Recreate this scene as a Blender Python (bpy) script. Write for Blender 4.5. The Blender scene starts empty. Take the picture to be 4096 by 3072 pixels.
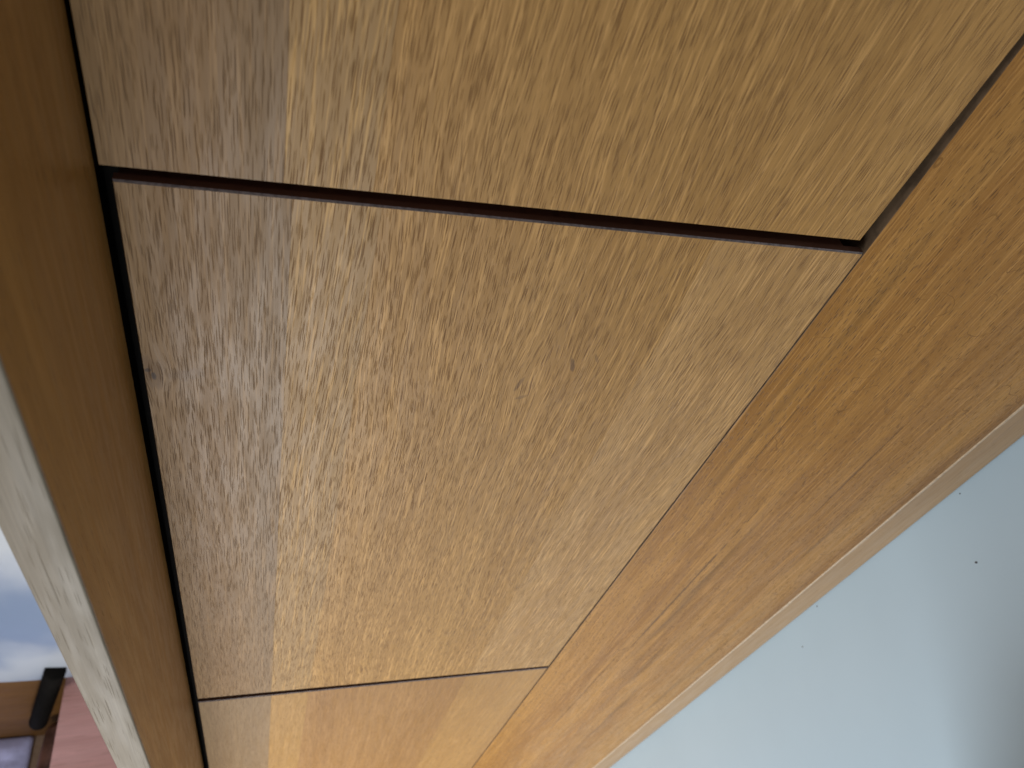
import bpy, bmesh, math, random
from mathutils import Vector, Matrix
random.seed(7)
S = bpy.context.scene
COL = S.collection

# ---------------------------------------------------------------- camera
# u = to the right along the cabinet front, v = down, w = out of the front; unit H
H = 0.20            # the lens is 20 cm in front of the drawer fronts
ZC = 1.60           # and 1.60 m above the floor
D1 = Vector((-0.24415767, 0.63656155, 0.73155753))   # world down  in camera axes
D2 = Vector((0.95473007, 0.02559482, 0.29637038))    # world right
N = Vector((0.16993391, 0.77080107, -0.61399363))    # out of the cabinet front

def P(u, v, w=0.0):
    return Vector((u * H, -w * H, ZC - v * H))

cam_d = bpy.data.cameras.new('camera')
cam_d.sensor_width = 36.0
cam_d.lens = 27.0
cam_d.clip_start = 0.01
cam_d.clip_end = 100
cam_d.dof.use_dof = True
cam_d.dof.focus_distance = 0.33
cam_d.dof.aperture_fstop = 17.0
cam = bpy.data.objects.new('camera', cam_d)
COL.objects.link(cam)
M = Matrix(((D2.x, -D2.y, -D2.z), (-N.x, N.y, N.z), (-D1.x, D1.y, D1.z))).to_4x4()
M.translation = P(0, 0, 1)
cam.matrix_world = M
S.camera = cam

# ---------------------------------------------------------------- light
wd = bpy.data.worlds.new('World')
S.world = wd
wd.use_nodes = True
bg = wd.node_tree.nodes['Background']
bg.inputs[0].default_value = (0.97, 0.97, 1.0, 1)
bg.inputs[1].default_value = 0.095

def area(name, loc, target, sx, sy, power, col):
    l = bpy.data.lights.new(name, 'AREA')
    l.shape = 'RECTANGLE'
    l.size, l.size_y, l.energy, l.color = sx, sy, power, col
    o = bpy.data.objects.new(name, l)
    COL.objects.link(o)
    o.location = loc
    o.rotation_euler = (Vector(target) - Vector(loc)).to_track_quat('-Z', 'Y').to_euler()
    return o

area('window_light', P(-0.9, 5.9, 4.4), P(0.7, 2.8, 0), 0.70, 0.70, 16.5, (0.985, 0.995, 1.0))

area('background_fill', P(-6.0, -3.5, 2.0), P(-2.0, 8, -1.0), 0.5, 0.5, 10, (0.95, 0.97, 1.0))  # added fill that brightens the background at left, no known lamp

S.view_settings.view_transform = 'Standard'
S.view_settings.look = 'None'
S.view_settings.exposure = 0.0
S.view_settings.gamma = 1.0

# ---------------------------------------------------------------- helpers
def tag(o, label=None, cat=None, group=None, kind=None):
    if label: o['label'] = label
    if cat: o['category'] = cat
    if group: o['group'] = group
    if kind: o['kind'] = kind
    return o

def empty(name, loc=(0, 0, 0)):
    o = bpy.data.objects.new(name, None)
    COL.objects.link(o)
    o.location = loc
    o.empty_display_size = 0.1
    return o

def mesh_obj(name, verts, faces, mats, parent=None, midx=None, smooth=False):
    me = bpy.data.meshes.new(name)
    me.from_pydata([tuple(v) for v in verts], [], faces)
    for m in mats: me.materials.append(m)
    if midx:
        for p, i in zip(me.polygons, midx): p.material_index = i
    bm = bmesh.new(); bm.from_mesh(me)
    bmesh.ops.recalc_face_normals(bm, faces=bm.faces)
    bm.to_mesh(me); bm.free()
    if smooth:
        for p in me.polygons: p.use_smooth = True
    o = bpy.data.objects.new(name, me)
    COL.objects.link(o)
    if parent: o.parent = parent
    return o

def box_uvw(name, u0, u1, v0, v1, w0, w1, mats, parent=None, bevel=0.0, segs=2):
    """box in cabinet coordinates, optional rounded edges (bevel in metres)"""
    bm = bmesh.new()
    a, b = P(u0, v1, w1), P(u1, v0, w0)
    vs = [bm.verts.new((x, y, z)) for x in (a.x, b.x) for y in (a.y, b.y) for z in (a.z, b.z)]
    for f in ((0, 1, 3, 2), (4, 6, 7, 5), (0, 4, 5, 1), (2, 3, 7, 6), (0, 2, 6, 4), (1, 5, 7, 3)):
        bm.faces.new([vs[i] for i in f])
    bmesh.ops.recalc_face_normals(bm, faces=bm.faces)
    if bevel:
        bmesh.ops.bevel(bm, geom=bm.edges[:], offset=bevel, segments=segs, profile=0.5, affect='EDGES')
    me = bpy.data.meshes.new(name)
    bm.to_mesh(me); bm.free()
    for m in mats: me.materials.append(m)
    if bevel and segs > 1:
        for p in me.polygons: p.use_smooth = True
        me.set_sharp_from_angle(angle=math.radians(50))
    o = bpy.data.objects.new(name, me)
    COL.objects.link(o)
    if parent: o.parent = parent
    return o

# ---------------------------------------------------------------- materials
class G:
    """tiny node graph builder"""
    def __init__(s, name):
        s.m = bpy.data.materials.new(name)
        s.m.use_nodes = True
        s.t = s.m.node_tree
        s.b = s.t.nodes['Principled BSDF']
    def put(s, v, sock):
        if isinstance(v, bpy.types.NodeSocket): s.t.links.new(v, sock)
        elif isinstance(v, (tuple, list)):
            v = tuple(v)
            sock.default_value = v + (1.0,) if len(v) == 3 and len(sock.default_value) == 4 else v
        else: sock.default_value = v
    def mth(s, op, a, b=0.0, c=0.0, clamp=False):
        n = s.t.nodes.new('ShaderNodeMath'); n.operation = op; n.use_clamp = clamp
        for i, v in enumerate((a, b, c)): s.put(v, n.inputs[i])
        return n.outputs[0]
    def add(s, a, b): return s.mth('ADD', a, b)
    def sub(s, a, b): return s.mth('SUBTRACT', a, b)
    def mul(s, a, b): return s.mth('MULTIPLY', a, b)
    def step(s, x, lo, hi, a=0.0, b=1.0):
        n = s.t.nodes.new('ShaderNodeMapRange'); n.interpolation_type = 'SMOOTHSTEP'
        for i, v in enumerate((x, lo, hi, a, b)): s.put(v, n.inputs[i])
        return n.outputs[0]
    def vec(s, x, y, z=0.0):
        n = s.t.nodes.new('ShaderNodeCombineXYZ')
        for i, v in enumerate((x, y, z)): s.put(v, n.inputs[i])
        return n.outputs[0]
    def xyz(s, coord='Object'):
        tc = s.t.nodes.new('ShaderNodeTexCoord')
        n = s.t.nodes.new('ShaderNodeSeparateXYZ')
        s.t.links.new(tc.outputs[coord], n.inputs[0])
        return n.outputs
    def noise(s, v, scale=1.0, detail=2.0, rough=0.5):
        n = s.t.nodes.new('ShaderNodeTexNoise')
        s.put(v, n.inputs['Vector']); n.inputs['Scale'].default_value = scale
        n.inputs['Detail'].default_value = detail; n.inputs['Roughness'].default_value = rough
        return n.outputs[0]
    def voro(s, v, rnd=1.0):
        n = s.t.nodes.new('ShaderNodeTexVoronoi'); n.voronoi_dimensions = '2D'
        s.put(v, n.inputs['Vector']); n.inputs['Scale'].default_value = 1.0
        n.inputs['Randomness'].default_value = rnd
        sep = s.t.nodes.new('ShaderNodeSeparateColor')
        s.t.links.new(n.outputs['Color'], sep.inputs[0])
        return n.outputs['Distance'], sep.outputs[0], sep.outputs[1]
    def mix(s, f, a, b, mode='MIX'):
        n = s.t.nodes.new('ShaderNodeMix'); n.data_type = 'RGBA'; n.blend_type = mode
        s.put(f, n.inputs[0]); s.put(a, n.inputs[6]); s.put(b, n.inputs[7])
        return n.outputs[2]
    def bump(s, h, dist, strength=1.0):
        n = s.t.nodes.new('ShaderNodeBump')
        n.inputs['Strength'].default_value = strength; n.inputs['Distance'].default_value = dist
        s.put(h, n.inputs['Height'])
        s.t.links.new(n.outputs[0], s.b.inputs['Normal'])

def oak(name, c1, c2, pore, ang=0.0, seed=0.0, warp=1.0, pk=1.0, cell=(0.00066, 0.024), keep=0.95,
        fleck=0.5, rough=0.48, spec=0.30, marks=(), knots=(), across='X', streak=0.0, along='Z', scratch=0.0, bandf=38.0, side_tone=None):
    g = G(name)
    o = g.xyz()
    ax = {'X': o[0], 'Y': o[1], 'Z': o[2]}
    x, z = ax[across], ax[along]
    ca, sa = math.cos(ang), math.sin(ang)
    s0 = g.sub(g.mul(x, ca), g.mul(z, sa))
    t = g.add(g.mul(x, sa), g.mul(z, ca))
    # grain runs round knots
    for (ku, kv, kr, amt) in knots:
        p = P(ku, kv)
        dx = g.sub(x, p.x); dz = g.mul(g.sub(z, p.z), 0.55)
        r2 = g.add(g.mul(dx, dx), g.mul(dz, dz))
        e = g.mth('EXPONENT', g.mul(r2, -1.0 / (kr * kr)))
        s0 = g.sub(s0, g.mul(g.mul(e, dx), amt))
    big = g.noise(g.vec(g.mul(s0, 14), g.mul(t, 5), seed), 1.0, 2.0)
    mid = g.noise(g.vec(g.mul(s0, 70), g.mul(t, 10), seed + 3), 1.0, 2.0)
    fin = g.noise(g.vec(g.mul(s0, 260), g.mul(t, 20), seed + 5), 1.0, 1.0)
    s = g.add(s0, g.mul(g.sub(big, 0.5), 0.013 * warp))
    s = g.add(s, g.mul(g.sub(mid, 0.5), 0.0015 * warp))
    s = g.add(s, g.mul(g.sub(fin, 0.5), 0.0005))
    # tone bands along the grain
    band = g.noise(g.vec(g.mul(s, bandf), g.mul(t, 1.3), seed + 7), 1.0, 3.0, 0.55)
    ring = g.noise(g.vec(g.mul(s, 420), g.mul(t, 3.0), seed + 9), 1.0, 2.0, 0.6)
    fib = g.noise(g.vec(g.mul(s, 1700), g.mul(t, 20), seed + 11), 1.0, 2.0, 0.6)
    blot = g.noise(g.vec(g.mul(s0, 34), g.mul(t, 17), seed + 13), 1.0, 3.0, 0.6)
    c = g.mix(g.step(band, 0.33, 0.67), c1, c2)
    c = g.mix(g.step(blot, 0.35, 0.75, 0.0, 0.12), c, [k * 0.74 for k in c2])
    c = g.mix(g.step(ring, 0.35, 0.66, 0.0, 0.20), c, [k * 0.66 for k in c2])
    if side_tone:            # darker grey towards one side of the board
        hs = g.step(g.add(s, g.mul(g.sub(band, 0.5), 0.010)), P(side_tone[0], 0).x, P(side_tone[1], 0).x, 0.0, side_tone[3])
        c = g.mix(hs, c, side_tone[2])
    # pale fibre streaks and ray flecks
    fl = g.noise(g.vec(g.mul(s, 1050), g.mul(t, 26), seed + 15), 1.0, 2.0, 0.55)
    c = g.mix(g.step(fl, 0.50, 0.66, 0.0, fleck), c, [min(0.9, k * 1.42 + 0.02) for k in c1])
    c = g.mix(g.step(fib, 0.3, 0.72, 0.0, 0.30), c, [k * 0.62 for k in c2])
    # open pores: short dark dashes along the grain, gathered in the early wood
    def pores(cw, cl, sd, r0, r1, kp, wgt):
        d, ra, rb = g.voro(g.vec(g.add(g.mul(s, 1.0 / cw), sd), g.mul(t, 1.0 / cl)))
        m = g.step(d, r0, r1, 1.0, 0.0)
        m = g.mul(m, g.step(ra, 1 - kp, min(1.0, 1 - kp + 0.25), 0.0, 1.0))
        return g.mul(m, wgt)
    pa = pores(cell[0], cell[1], 3.3 + seed, 0.10, 0.26, keep, 0.92)
    pb = pores(cell[0] * 0.62, cell[1] * 0.5, 9.1 + seed, 0.08, 0.26, keep * 0.75, 0.7)
    pm = g.mth('MAXIMUM', pa, pb)
    dens = g.step(ring, 0.30, 0.52, 0.55, 1.0)
    dens = g.mul(dens, g.step(blot, 0.25, 0.6, 1.0, 0.85))
    pm = g.mul(pm, g.mul(dens, pk))
    c = g.mix(g.mth('MINIMUM', pm, 1.0), c, pore)
    if streak:
        st = g.noise(g.vec(g.mul(s, 70), g.mul(t, 2.6), seed + 21), 1.0, 2.0, 0.5)
        c = g.mix(g.step(st, 0.60, 0.78, 0.0, streak), c, [k * 0.9 for k in pore])
    if scratch:
        for k in range(2):
            d = g.noise(g.vec(g.mul(s0, 22 + 9 * k), g.mul(t, 22), seed + 31 + 4 * k), 1.0, 2.0, 0.5)
            ln = g.step(g.mth('ABSOLUTE', g.sub(d, 0.5 + 0.03 * k)), 0.0009, 0.0026, scratch, 0.0)
            gate = g.noise(g.vec(g.mul(x, 30), g.mul(z, 30), seed + 40 + k), 1.0, 1.0)
            c = g.mix(g.mul(ln, g.step(gate, 0.52, 0.6)), c, [k2 * 0.62 for k2 in c2])
    # stains and knots of the board itself
    for (mu, mv, ru, rv, a, col, amt) in marks:
        p = P(mu, mv)
        dx = g.sub(x, p.x); dz = g.sub(z, p.z)
        lx = g.add(g.mul(dx, math.cos(a) / ru), g.mul(dz, math.sin(a) / ru))
        lz = g.add(g.mul(dx, -math.sin(a) / rv), g.mul(dz, math.cos(a) / rv))
        r = g.mth('SQRT', g.add(g.mul(lx, lx), g.mul(lz, lz)))
        r = g.add(r, g.mul(g.sub(g.noise(g.vec(g.mul(s, 400), g.mul(t, 130), mu), 1.0, 3.0), 0.5), 1.5))
        c = g.mix(g.step(r, 0.5, 1.0, amt, 0.0), c, col)
    g.put(c, g.b.inputs['Base Color'])
    rr = g.noise(g.vec(g.mul(s, 260), g.mul(t, 30), seed + 17), 1.0, 2.0)
    g.put(g.add(g.step(rr, 0.3, 0.7, rough - 0.06, rough + 0.08), g.mul(pm, 0.2)), g.b.inputs['Roughness'])
    g.b.inputs['Specular IOR Level'].default_value = spec
    hgt = g.sub(g.mul(fib, 0.25), g.mul(pm, 1.0))
    g.bump(hgt, 0.00022, 0.8)
    return g.m

def plain(name, col, rough=0.5, spec=0.4, var=0.0, vs=30.0, bump=0.0):
    g = G(name)
    o = g.xyz()
    v = g.vec(o[0], o[1], o[2])
    c = col
    if var:
        n = g.noise(v, vs, 4.0, 0.6)
        c = g.mix(g.step(n, 0.3, 0.7), [k * (1 - var) for k in col], [min(1, k * (1 + var)) for k in col])
        g.put(c, g.b.inputs['Base Color'])
    else:
        g.put(tuple(col), g.b.inputs['Base Color'])
    g.b.inputs['Roughness'].default_value = rough
    g.b.inputs['Specular IOR Level'].default_value = spec
    if bump: g.bump(g.noise(v, vs * 6, 3.0), bump)
    return g.m

GREY_A, GREY_B = (0.375, 0.212, 0.084), (0.318, 0.174, 0.066)    # left stave, grey brown
GOLD_A, GOLD_B = (0.485, 0.270, 0.078), (0.43, 0.230, 0.062)     # second stave, yellower
BRWN_A, BRWN_B = (0.455, 0.247, 0.074), (0.39, 0.203, 0.056)     # wide stave
PALE_A, PALE_B = (0.485, 0.275, 0.098), (0.415, 0.227, 0.076)    # right stave
PORE = (0.17, 0.072, 0.020)
PORE_G = (0.115, 0.060, 0.028)
DARK = (0.10, 0.052, 0.028)
KN = (0.05, 0.026, 0.016)

m_grey = oak('oak_grey', GREY_A, GREY_B, PORE_G, 0.0, 1.7, 0.16, 0.75, side_tone=(-0.13, -0.005, (0.245, 0.152, 0.074), 0.85), cell=(0.00074, 0.027), fleck=0.35,
             knots=((-0.215, 1.19, 0.006, 0.7),),
             marks=((-0.213, 1.195, 0.0011, 0.0026, 0.1, KN, 0.9), (-0.222, 1.18, 0.0016, 0.0014, 0.3, KN, 0.8),
                    (-0.22, 1.19, 0.007, 0.012, 0, DARK, 0.30), (-0.16, 1.19, 0.010, 0.004, 0.2, DARK, 0.25)))
m_gold = oak('oak_gold', GOLD_A, GOLD_B, PORE, 0.04, 5.2, 0.6, 1.0, side_tone=(0.028, 0.016, (0.30, 0.185, 0.085), 0.6), fleck=0.55)
m_brown = oak('oak_brown', BRWN_A, BRWN_B, PORE, -0.02, 8.4, 1.0, 1.0, (0.00062, 0.023), fleck=0.6)
m_brown_mark = oak('oak_brown_fleck', BRWN_A, BRWN_B, PORE, -0.02, 11.4, 1.0, 1.0, (0.00062, 0.023), fleck=0.6,
                   knots=((0.53, 1.17, 0.012, 0.5),),
                   marks=((0.5986, 1.124, 0.0012, 0.006, 0.35, DARK, 0.6), (0.499, 1.19, 0.0011, 0.005, -0.2, DARK, 0.5),
                          (0.515, 1.235, 0.0035, 0.0014, 0.5, DARK, 0.4), (0.645, 1.10, 0.0009, 0.004, 0.5, DARK, 0.4)))
m_pale = oak('oak_pale', PALE_A, PALE_B, PORE, 0.03, 14.1, 0.9, 0.9, (0.00062, 0.023), fleck=0.65)
m_top_pale = oak('oak_top_pale', BRWN_A, BRWN_B, PORE, 0.02, 17.1, 0.9, 0.9, (0.00066, 0.024), fleck=0.6,
                 marks=((0.735, 0.405, 0.0012, 0.009, 0.25, (0.13, 0.06, 0.022), 0.8),
                        (0.705, 0.44, 0.0022, 0.004, 0.9, (0.13, 0.06, 0.022), 0.7)))
m_grey2 = oak('oak_grey_smooth', (0.37, 0.228, 0.105), (0.32, 0.19, 0.085), PORE_G, 0.0, 2.7, 0.4, 0.4, side_tone=(-0.14, -0.03, (0.28, 0.175, 0.085), 0.8), cell=(0.0012, 0.026), fleck=0.15)
m_gold2 = oak('oak_gold_smooth', (0.44, 0.242, 0.076), (0.40, 0.215, 0.064), PORE, 0.03, 6.2, 0.5, 0.5, fleck=0.3)
m_brown2 = oak('oak_brown_smooth', (0.385, 0.198, 0.064), (0.335, 0.166, 0.050), PORE, -0.02, 9.4, 0.6, 0.5, fleck=0.3)
m_pale2 = oak('oak_pale_smooth', (0.44, 0.235, 0.072), (0.39, 0.202, 0.060), PORE, 0.03, 15.1, 0.6, 0.5, fleck=0.3)
STILE_MARKS = ((1.40, 2.35, 0.0011, 0.16, 0.0, (0.10, 0.045, 0.014), 0.75), (1.372, 3.3, 0.0009, 0.12, 0.0, (0.10, 0.045, 0.014), 0.6),
               (1.62, 1.55, 0.0008, 0.07, 0.01, (0.10, 0.045, 0.014), 0.6), (1.24, 1.35, 0.0007, 0.05, 0.0, (0.10, 0.045, 0.014), 0.6))
m_stile = oak('oak_stile', (0.48, 0.242, 0.062), (0.325, 0.148, 0.034), (0.10, 0.045, 0.014), 0.0, 21.3, 0.9, 0.75,
              (0.0014, 0.010), keep=0.6, fleck=0.4, rough=0.42, spec=0.22, streak=0.6, scratch=0.7, bandf=40, marks=STILE_MARKS)
m_board = oak('oak_board', (0.345, 0.158, 0.036), (0.27, 0.115, 0.025), (0.12, 0.05, 0.015), 0.0, 31.3, 0.5, 0.35,
              (0.0022, 0.012), keep=0.5, fleck=0.2, rough=0.4, across='Y', bandf=30)
m_edge = oak('limed_edge', (0.300, 0.250, 0.188), (0.280, 0.228, 0.166), (0.12, 0.09, 0.055), 0.008, 41.3, 0.08, 0.45,
             (0.0009, 0.055), keep=0.5, fleck=0.08, rough=0.5, spec=0.10, streak=0.12, bandf=80)
m_lip = oak('oak_lipping', (0.45, 0.285, 0.145), (0.38, 0.23, 0.11), (0.14, 0.075, 0.035), 0.0, 51.3, 0.5, 0.25,
            (0.0026, 0.012), keep=0.4, fleck=0.15, rough=0.42, bandf=70)
m_stain = oak('dark_stain', (0.17, 0.078, 0.046), (0.12, 0.054, 0.032), (0.04, 0.02, 0.012), 0.0, 61.3, 0.3, 0.5,
              (0.003, 0.015), keep=0.5, fleck=0.1, rough=0.5, across='Z', along='X')
m_side = plain('shaded_side', (0.13, 0.085, 0.05), 0.7, 0.2, 0.3, 120)  # inner side of the stile, gap shade painted as darker brown
m_arris = plain('lit_arris', (0.33, 0.265, 0.25), 0.6, 0.3, 0.35, 500)  # cool light on the groove edges, painted as a paler grey
m_worn_lit = plain('worn_lit_edge', (0.52, 0.38, 0.24), 0.35, 0.5, 0.2, 300)  # pale colour for both the wear and the highlight on the edge
m_black = plain('recess_shade', (0.008, 0.007, 0.006), 0.8, 0.1)  # shade inside the gaps put into the colour

# ---------------------------------------------------------------- the cabinet
cab = empty('oak_cabinet', (0, 0, 0))
tag(cab, 'oak cabinet with stacked flat fronts, wide right stile and projecting pale edged side board', 'cabinet')

T = 0.018           # the staves are a 3.6 mm show layer on the core
def stave(parent, L, R, mat, left_free=False, right_free=False, arris=0.0030):
    """one oak stave between a left and a right polyline of (u, v), top to bottom: flat face,
    small chamfers on its ends (and on a free long side), dark stained edges"""
    a = arris
    cl = a * 0.5 if left_free else 0.0
    cr = a * 0.5 if right_free else 0.0
    out = [(u, v, 1, -cr) for (u, v) in R] + [(u, v, 0, cl) for (u, v) in reversed(L)]
    vtop = (L[0], R[0]); vbot = (L[-1], R[-1])
    f, m, b = [], [], []
    for (u, v, sd, du) in out:
        dv = a if (u, v) in vtop else (-a * 0.6 if (u, v) in vbot else 0.0)
        f.append(P(u + du, v + dv, 0)); m.append(P(u, v, -a)); b.append(P(u, v, -T))
    n = len(out)
    vs = f + m + b
    fs = [tuple(range(n))]; mi = [0]
    for i in range(n):
        j = (i + 1) % n
        end = out[i][2] != out[j][2]
        fs.append((i, j, n + j, n + i)); mi.append(2 if end else 0)
        fs.append((n + i, n + j, 2 * n + j, 2 * n + i)); mi.append(1)
    fs.append(tuple(range(2 * n, 3 * n))); mi.append(1)
    return mesh_obj('stave', vs, fs, [mat, m_stain, m_arris], parent, mi)

def front(u0, u1, vt, vb, cuts, mats, label, right=None):
    """vt, vb: v of the upper and lower edge at the left and at the right end"""
    lp = lambda q, u: q[0] + (q[1] - q[0]) * (u - u0) / (u1 - u0)
    core = box_uvw('cabinet_front', u0 + .003, u1 - .034, max(vt) + .003, min(vb) - .003, -0.095, -T - .0005, [m_stain], cab)
    core['label'] = label
    us = [u0] + list(cuts) + [u1]
    for i, m in enumerate(mats):
        ua, ub = us[i] + (0.0002 if i else 0), us[i + 1]
        last = i == len(mats) - 1
        L = [(ua, lp(vt, ua)), (ua, lp(vb, ua))]
        R = right if (last and right) else [(ub, lp(vt, ub)), (ub, lp(vb, ub))]
        stave(core, L, R, m, i == 0, last)
    return core

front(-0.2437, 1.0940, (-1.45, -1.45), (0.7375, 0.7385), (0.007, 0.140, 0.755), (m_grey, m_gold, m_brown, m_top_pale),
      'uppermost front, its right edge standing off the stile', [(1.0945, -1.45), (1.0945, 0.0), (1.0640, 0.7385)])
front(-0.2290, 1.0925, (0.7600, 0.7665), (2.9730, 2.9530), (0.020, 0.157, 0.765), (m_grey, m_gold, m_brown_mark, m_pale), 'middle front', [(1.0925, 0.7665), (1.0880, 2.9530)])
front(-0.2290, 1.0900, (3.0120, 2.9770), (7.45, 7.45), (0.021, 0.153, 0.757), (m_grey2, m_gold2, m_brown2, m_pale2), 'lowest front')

# carcass behind the fronts (near black colour stands in for shade in the joints)
box_uvw('carcass', -0.262, 1.0955, -1.5, 7.5, -1.5, -0.10, [m_black], cab)
# right stile, a wide board with a worn outer arris and its painted highlight
st = box_uvw('stile', 1.0960, 1.9440, -1.5, 7.99, -0.12, 0.0, [m_stile, m_side], cab, bevel=0.0006, segs=2)
for p in st.data.polygons:
    if p.normal.x < -0.9: p.material_index = 1
# worn arris, highlight painted in: thin pale rounded strip with an uneven width
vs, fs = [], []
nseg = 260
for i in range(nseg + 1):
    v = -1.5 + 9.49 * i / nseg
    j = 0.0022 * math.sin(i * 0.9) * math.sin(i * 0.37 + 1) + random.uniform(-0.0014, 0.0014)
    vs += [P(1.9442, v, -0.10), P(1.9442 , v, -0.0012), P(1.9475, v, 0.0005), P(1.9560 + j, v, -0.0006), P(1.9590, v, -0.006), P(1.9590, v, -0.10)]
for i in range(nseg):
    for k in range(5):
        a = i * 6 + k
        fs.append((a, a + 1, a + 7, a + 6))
mesh_obj('worn_lit_arris', vs, fs, [m_worn_lit], st)
# lipping that slopes back to the wall
lu = [(1.9592, -0.004), (2.02, -0.010), (2.08, -0.018), (2.128, -0.024), (2.140, -0.030), (2.140, -0.13), (1.9592, -0.13)]
vs, fs = [], []
for v in (-1.5, 7.99):
    vs += [P(u, v, w) for (u, w) in lu]
n = len(lu)
for k in range(n): fs.append((k, (k + 1) % n, n + (k + 1) % n, n + k))
fs += [tuple(range(n)), tuple(range(2 * n - 1, n - 1, -1))]
mesh_obj('edge_lipping', vs, fs, [m_lip], cab)
# plinth
box_uvw('plinth', -0.262, 1.0955, 7.505, 7.99, -1.4, -0.05, [m_stain], cab, bevel=0.001)
# projecting side board on the left and its pale front edge
sb = box_uvw('side_board', -0.312, -0.2495, -1.5, 7.99, -0.004, 0.446, [m_board], cab, bevel=0.0005)
box_uvw('edge_band', -0.3155, -0.2497, -1.5, 7.99, 0.4462, 0.4530, [m_edge], sb, bevel=0.0005)
box_uvw('side_panel', -0.312, -0.2625, -1.5, 7.99, -1.5, -0.0045, [m_black], cab)

# ---------------------------------------------------------------- setting and background
m_wall = plain('wall_paint', (0.475, 0.625, 0.74), 0.38, 0.4, 0.02, 6.0, 0.00004)
wall = box_uvw('wall', 2.142, 3.0, -2, 8, -0.60, 14, [m_wall])
tag(wall, 'smooth pale blue white painted side wall to the right of the oak cabinet', kind='structure')

box_uvw('shadow_caster', 1.48, 2.1415, 2.20, 2.48, 1.02, 4.0, [m_wall], wall, bevel=0.010, segs=5)  # unseen block, added only to cast a soft shadow on the wall
spk = plain('fly_speck', (0.09, 0.10, 0.12), 0.6, 0.2)
for (w, v, ra, rb, a) in ((0.191, 1.783, 0.0007, 0.0012, 0.5), (-0.012, 1.700, 0.0005, 0.0006, 0), (-0.014, 2.568, 0.0005, 0.0009, 0),
                          (0.081, 2.755, 0.0005, 0.0010, 0.2)):
    c = P(2.1419, v, w)
    ring = [Vector((0, math.cos(k * .7854) * ra, math.sin(k * .7854) * rb)) for k in range(8)]
    R = Matrix.Rotation(a, 3, 'X')
    vs = [c + R @ r for r in ring] + [c + R @ (r * 0.5) + Vector((-0.0003, 0, 0)) for r in ring]
    fs = [(k, (k + 1) % 8, 8 + (k + 1) % 8, 8 + k) for k in range(8)] + [tuple(range(8, 16))]
    mesh_obj('speck', vs, fs, [spk], wall)

m_bwall = plain('back_wall_paint', (0.55, 0.60, 0.66), 0.5, 0.4, 0.03, 5.0)
bw = box_uvw('wall', -14, 2.14, -2, 8, -1.70, -1.52, [m_bwall])
tag(bw, 'pale wall behind the hanging sheet, left of the oak cabinet', kind='structure')
m_floor = oak('floor_boards', (0.30, 0.20, 0.13), (0.24, 0.155, 0.10), PORE, 0, 71.0, 0.6, 0.5, (0.004, 0.02), across='Y', along='X')
fl = box_uvw('floor', -14, 12, 8.0, 8.3, -1.70, 14, [m_floor])
tag(fl, 'brown floor at the foot of the oak cabinet', kind='structure')

# skirting board along the back wall
m_skirt = oak('skirting_wood', (0.19, 0.088, 0.020), (0.15, 0.066, 0.015), (0.07, 0.03, 0.01), 0, 81.0, 0.4, 0.3,
              (0.003, 0.02), keep=0.5, fleck=0.1, across='Z', along='X')
sk = box_uvw('skirting_board', -9, -0.33, 6.62, 7.995, -1.519, -1.49, [m_skirt], bevel=0.002)
tag(sk, 'brown wooden skirting board below the blue hanging sheet', 'skirting board')

# glossy blue sheet hanging against the wall, in soft folds
def fold(u, v):
    return (0.045 * math.sin(3.1 * u + 0.9 * v + 0.6) + 0.05 * math.sin(1.7 * v + 2.4 * u + 1.1 * math.sin(1.3 * v))
            + 0.022 * math.sin(6.3 * v - 2.2 * u + 1.0))
nu, nv = 46, 90
vs, fs = [], []
for side in (0, 1):
    for j in range(nv + 1):
        for i in range(nu + 1):
            u = -4.2 + 3.7 * i / nu; v = 1.0 + 5.50 * j / nv
            k = min(1.0, (6.50 - v) / 0.6)
            vs.append(P(u, v, -1.455 + 0.6 * fold(u, v) * (0.35 + 0.65 * k) - 0.012 * side))
st1 = (nu + 1) * (nv + 1)
for side in (0, 1):
    for j in range(nv):
        for i in range(nu):
            a = side * st1 + j * (nu + 1) + i
            fs.append((a, a + 1, a + nu + 2, a + nu + 1))
def sheet_mat():
    g = G('blue_sheet')
    o = g.xyz()
    v = g.mul(g.sub(ZC, o[2]), 1 / H); u = g.mul(o[0], 1 / H)
    n = g.noise(g.vec(g.mul(u, 1.6), g.mul(v, 1.1)), 1.0, 3.0, 0.5)
    q = g.add(g.add(v, g.mul(u, 0.35)), g.mul(g.sub(n, 0.5), 1.3))     # white sheen painted in as bands that run aslant
    f = g.mth('MAXIMUM', g.step(g.mth('ABSOLUTE', g.sub(q, 3.75)), 0.1, 1.1, 1.0, 0.0),
              g.mul(g.step(g.mth('ABSOLUTE', g.sub(q, 5.72)), 0.02, 0.55, 1.0, 0.0), 0.75))
    g.put(g.mix(f, (0.20, 0.26, 0.38), (0.52, 0.55, 0.58)), g.b.inputs['Base Color'])
    g.b.inputs['Roughness'].default_value = 0.35
    g.b.inputs['Specular IOR Level'].default_value = 0.5
    return g.m
m_sheet = sheet_mat()
sh = mesh_obj('hanging_sheet', vs, fs, [m_sheet], smooth=True)
tag(sh, 'glossy blue sheet with white sheen painted in hanging in soft folds behind the side board', 'sheet')

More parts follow.
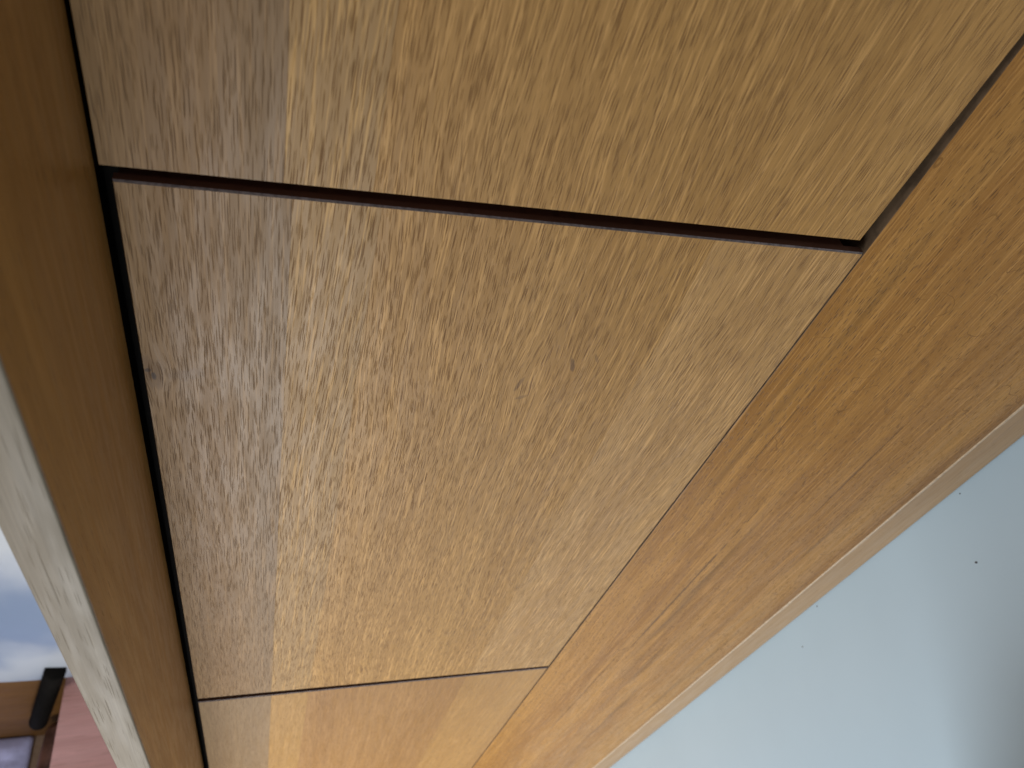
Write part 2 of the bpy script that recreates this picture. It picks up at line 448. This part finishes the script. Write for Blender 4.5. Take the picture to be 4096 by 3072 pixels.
# lavender quilt on the floor
nx, ny = 80, 60
vs, fs = [], []
for side in (0, 1):
    for j in range(ny + 1):
        for i in range(nx + 1):
            u = -4.4 + 2.46 * i / nx; w = -1.487 + 1.6 * j / ny
            e = min(1, min(i, nx - i) / 3.0, min(j, ny - j) / 3.0)
            q = abs(math.sin(u * 22)) * abs(math.sin(w * 22))
            vs.append(P(u, 7.985 - side * (0.02 + math.sqrt(max(0, e)) * (0.035 + 0.022 * math.sqrt(q))), w))
st1 = (nx + 1) * (ny + 1)
for side in (0, 1):
    for j in range(ny):
        for i in range(nx):
            a = side * st1 + j * (nx + 1) + i
            fs.append((a, a + 1, a + nx + 2, a + nx + 1))
def rim(idx):
    for a, b in zip(idx, idx[1:]): fs.append((a, b, st1 + b, st1 + a))
rim([i for i in range(nx + 1)]); rim([ny * (nx + 1) + i for i in range(nx + 1)])
rim([j * (nx + 1) for j in range(ny + 1)]); rim([j * (nx + 1) + nx for j in range(ny + 1)])
m_quilt = plain('lavender_cloth', (0.56, 0.57, 0.86), 0.85, 0.2, 0.12, 60.0, 0.0006)
qu = mesh_obj('quilt', vs, fs, [m_quilt], smooth=True)
tag(qu, 'lavender quilted cloth on the floor in front of the skirting board', 'quilt')

# pink wood-grain low chest with its lid
ch = empty('low_chest', P(-0.95, 8.0, -0.6))
tag(ch, 'low chest with pink wood grained lid behind the pale edge of the side board', 'chest')
m_pink = oak('pink_laminate', (0.88, 0.46, 0.40), (0.78, 0.39, 0.33), (0.45, 0.22, 0.17), 0.03, 91.0, 0.9, 0.35,
             (0.006, 0.05), keep=0.5, fleck=0.12, rough=0.45, across='Y', along='X', bandf=60)
m_chest = plain('chest_side', (0.20, 0.085, 0.035), 0.5, 0.4, 0.3, 25)
def rel(o, par):
    o.parent = par
    o.matrix_parent_inverse = Matrix.Translation(-par.location)
    return o
rel(box_uvw('lid', -1.445, -0.36, 6.50, 6.62, -1.48, 0.30, [m_pink], bevel=0.001), ch)
rel(box_uvw('body', -1.43, -0.37, 6.625, 7.99, -1.46, 0.28, [m_chest], bevel=0.001), ch)

# brown bolster between quilt and chest
def capsule(name, a, b, r, mat, flat=1.0, cap_a=True, cap_b=True, segs=18, parent=None):
    d = (b - a); L = d.length; d.normalize()
    up = Vector((0, -1, 0)); sd = d.cross(up).normalized(); up = sd.cross(d).normalized()
    prof = []
    if cap_a: prof += [(-r * math.cos(k * math.pi / 12), r * math.sin(k * math.pi / 12)) for k in range(0, 6)]
    else: prof += [(0.0, r * 0.02), (0.0, r * .93), (r * .07, r)]
    if cap_b: prof += [(L + r * math.sin(k * math.pi / 12), r * math.cos(k * math.pi / 12)) for k in range(0, 7)]
    else: prof += [(L - r * .07, r), (L, r * .93), (L, r * 0.02)]
    vs, fs = [], []
    for (p, q) in prof:
        for k in range(segs):
            t = 2 * math.pi * k / segs
            vs.append(a + d * p + sd * (math.cos(t) * max(q, r * .02)) + up * (math.sin(t) * max(q, r * .02) * flat))
    for i in range(len(prof) - 1):
        for k in range(segs):
            fs.append((i * segs + k, i * segs + (k + 1) % segs, (i + 1) * segs + (k + 1) % segs, (i + 1) * segs + k))
    fs += [tuple(range(segs)), tuple(range((len(prof) - 1) * segs, len(prof) * segs))]
    return mesh_obj(name, vs, fs, [mat], parent, smooth=True)
m_leather = plain('brown_leather', (0.16, 0.075, 0.055), 0.5, 0.4, 0.5, 28)
bo = capsule('bolster', P(-1.63, 7.55, -1.33), P(-1.72, 7.55, -0.1), 0.026, m_leather)
tag(bo, 'brown rounded bolster lying between the lavender quilt and the pink chest', 'bolster')
m_blk = plain('black_rubber', (0.006, 0.005, 0.004), 0.8, 0.08, 0.2, 60)
bar = capsule('black_bar', P(-1.77, 7.32, -1.40), P(-1.47, 6.26, -1.40), 0.0145, m_blk, 1.0, True, False)
tag(bar, 'thick black bar with a rounded lower end leaning on the brown skirting board', 'bar')
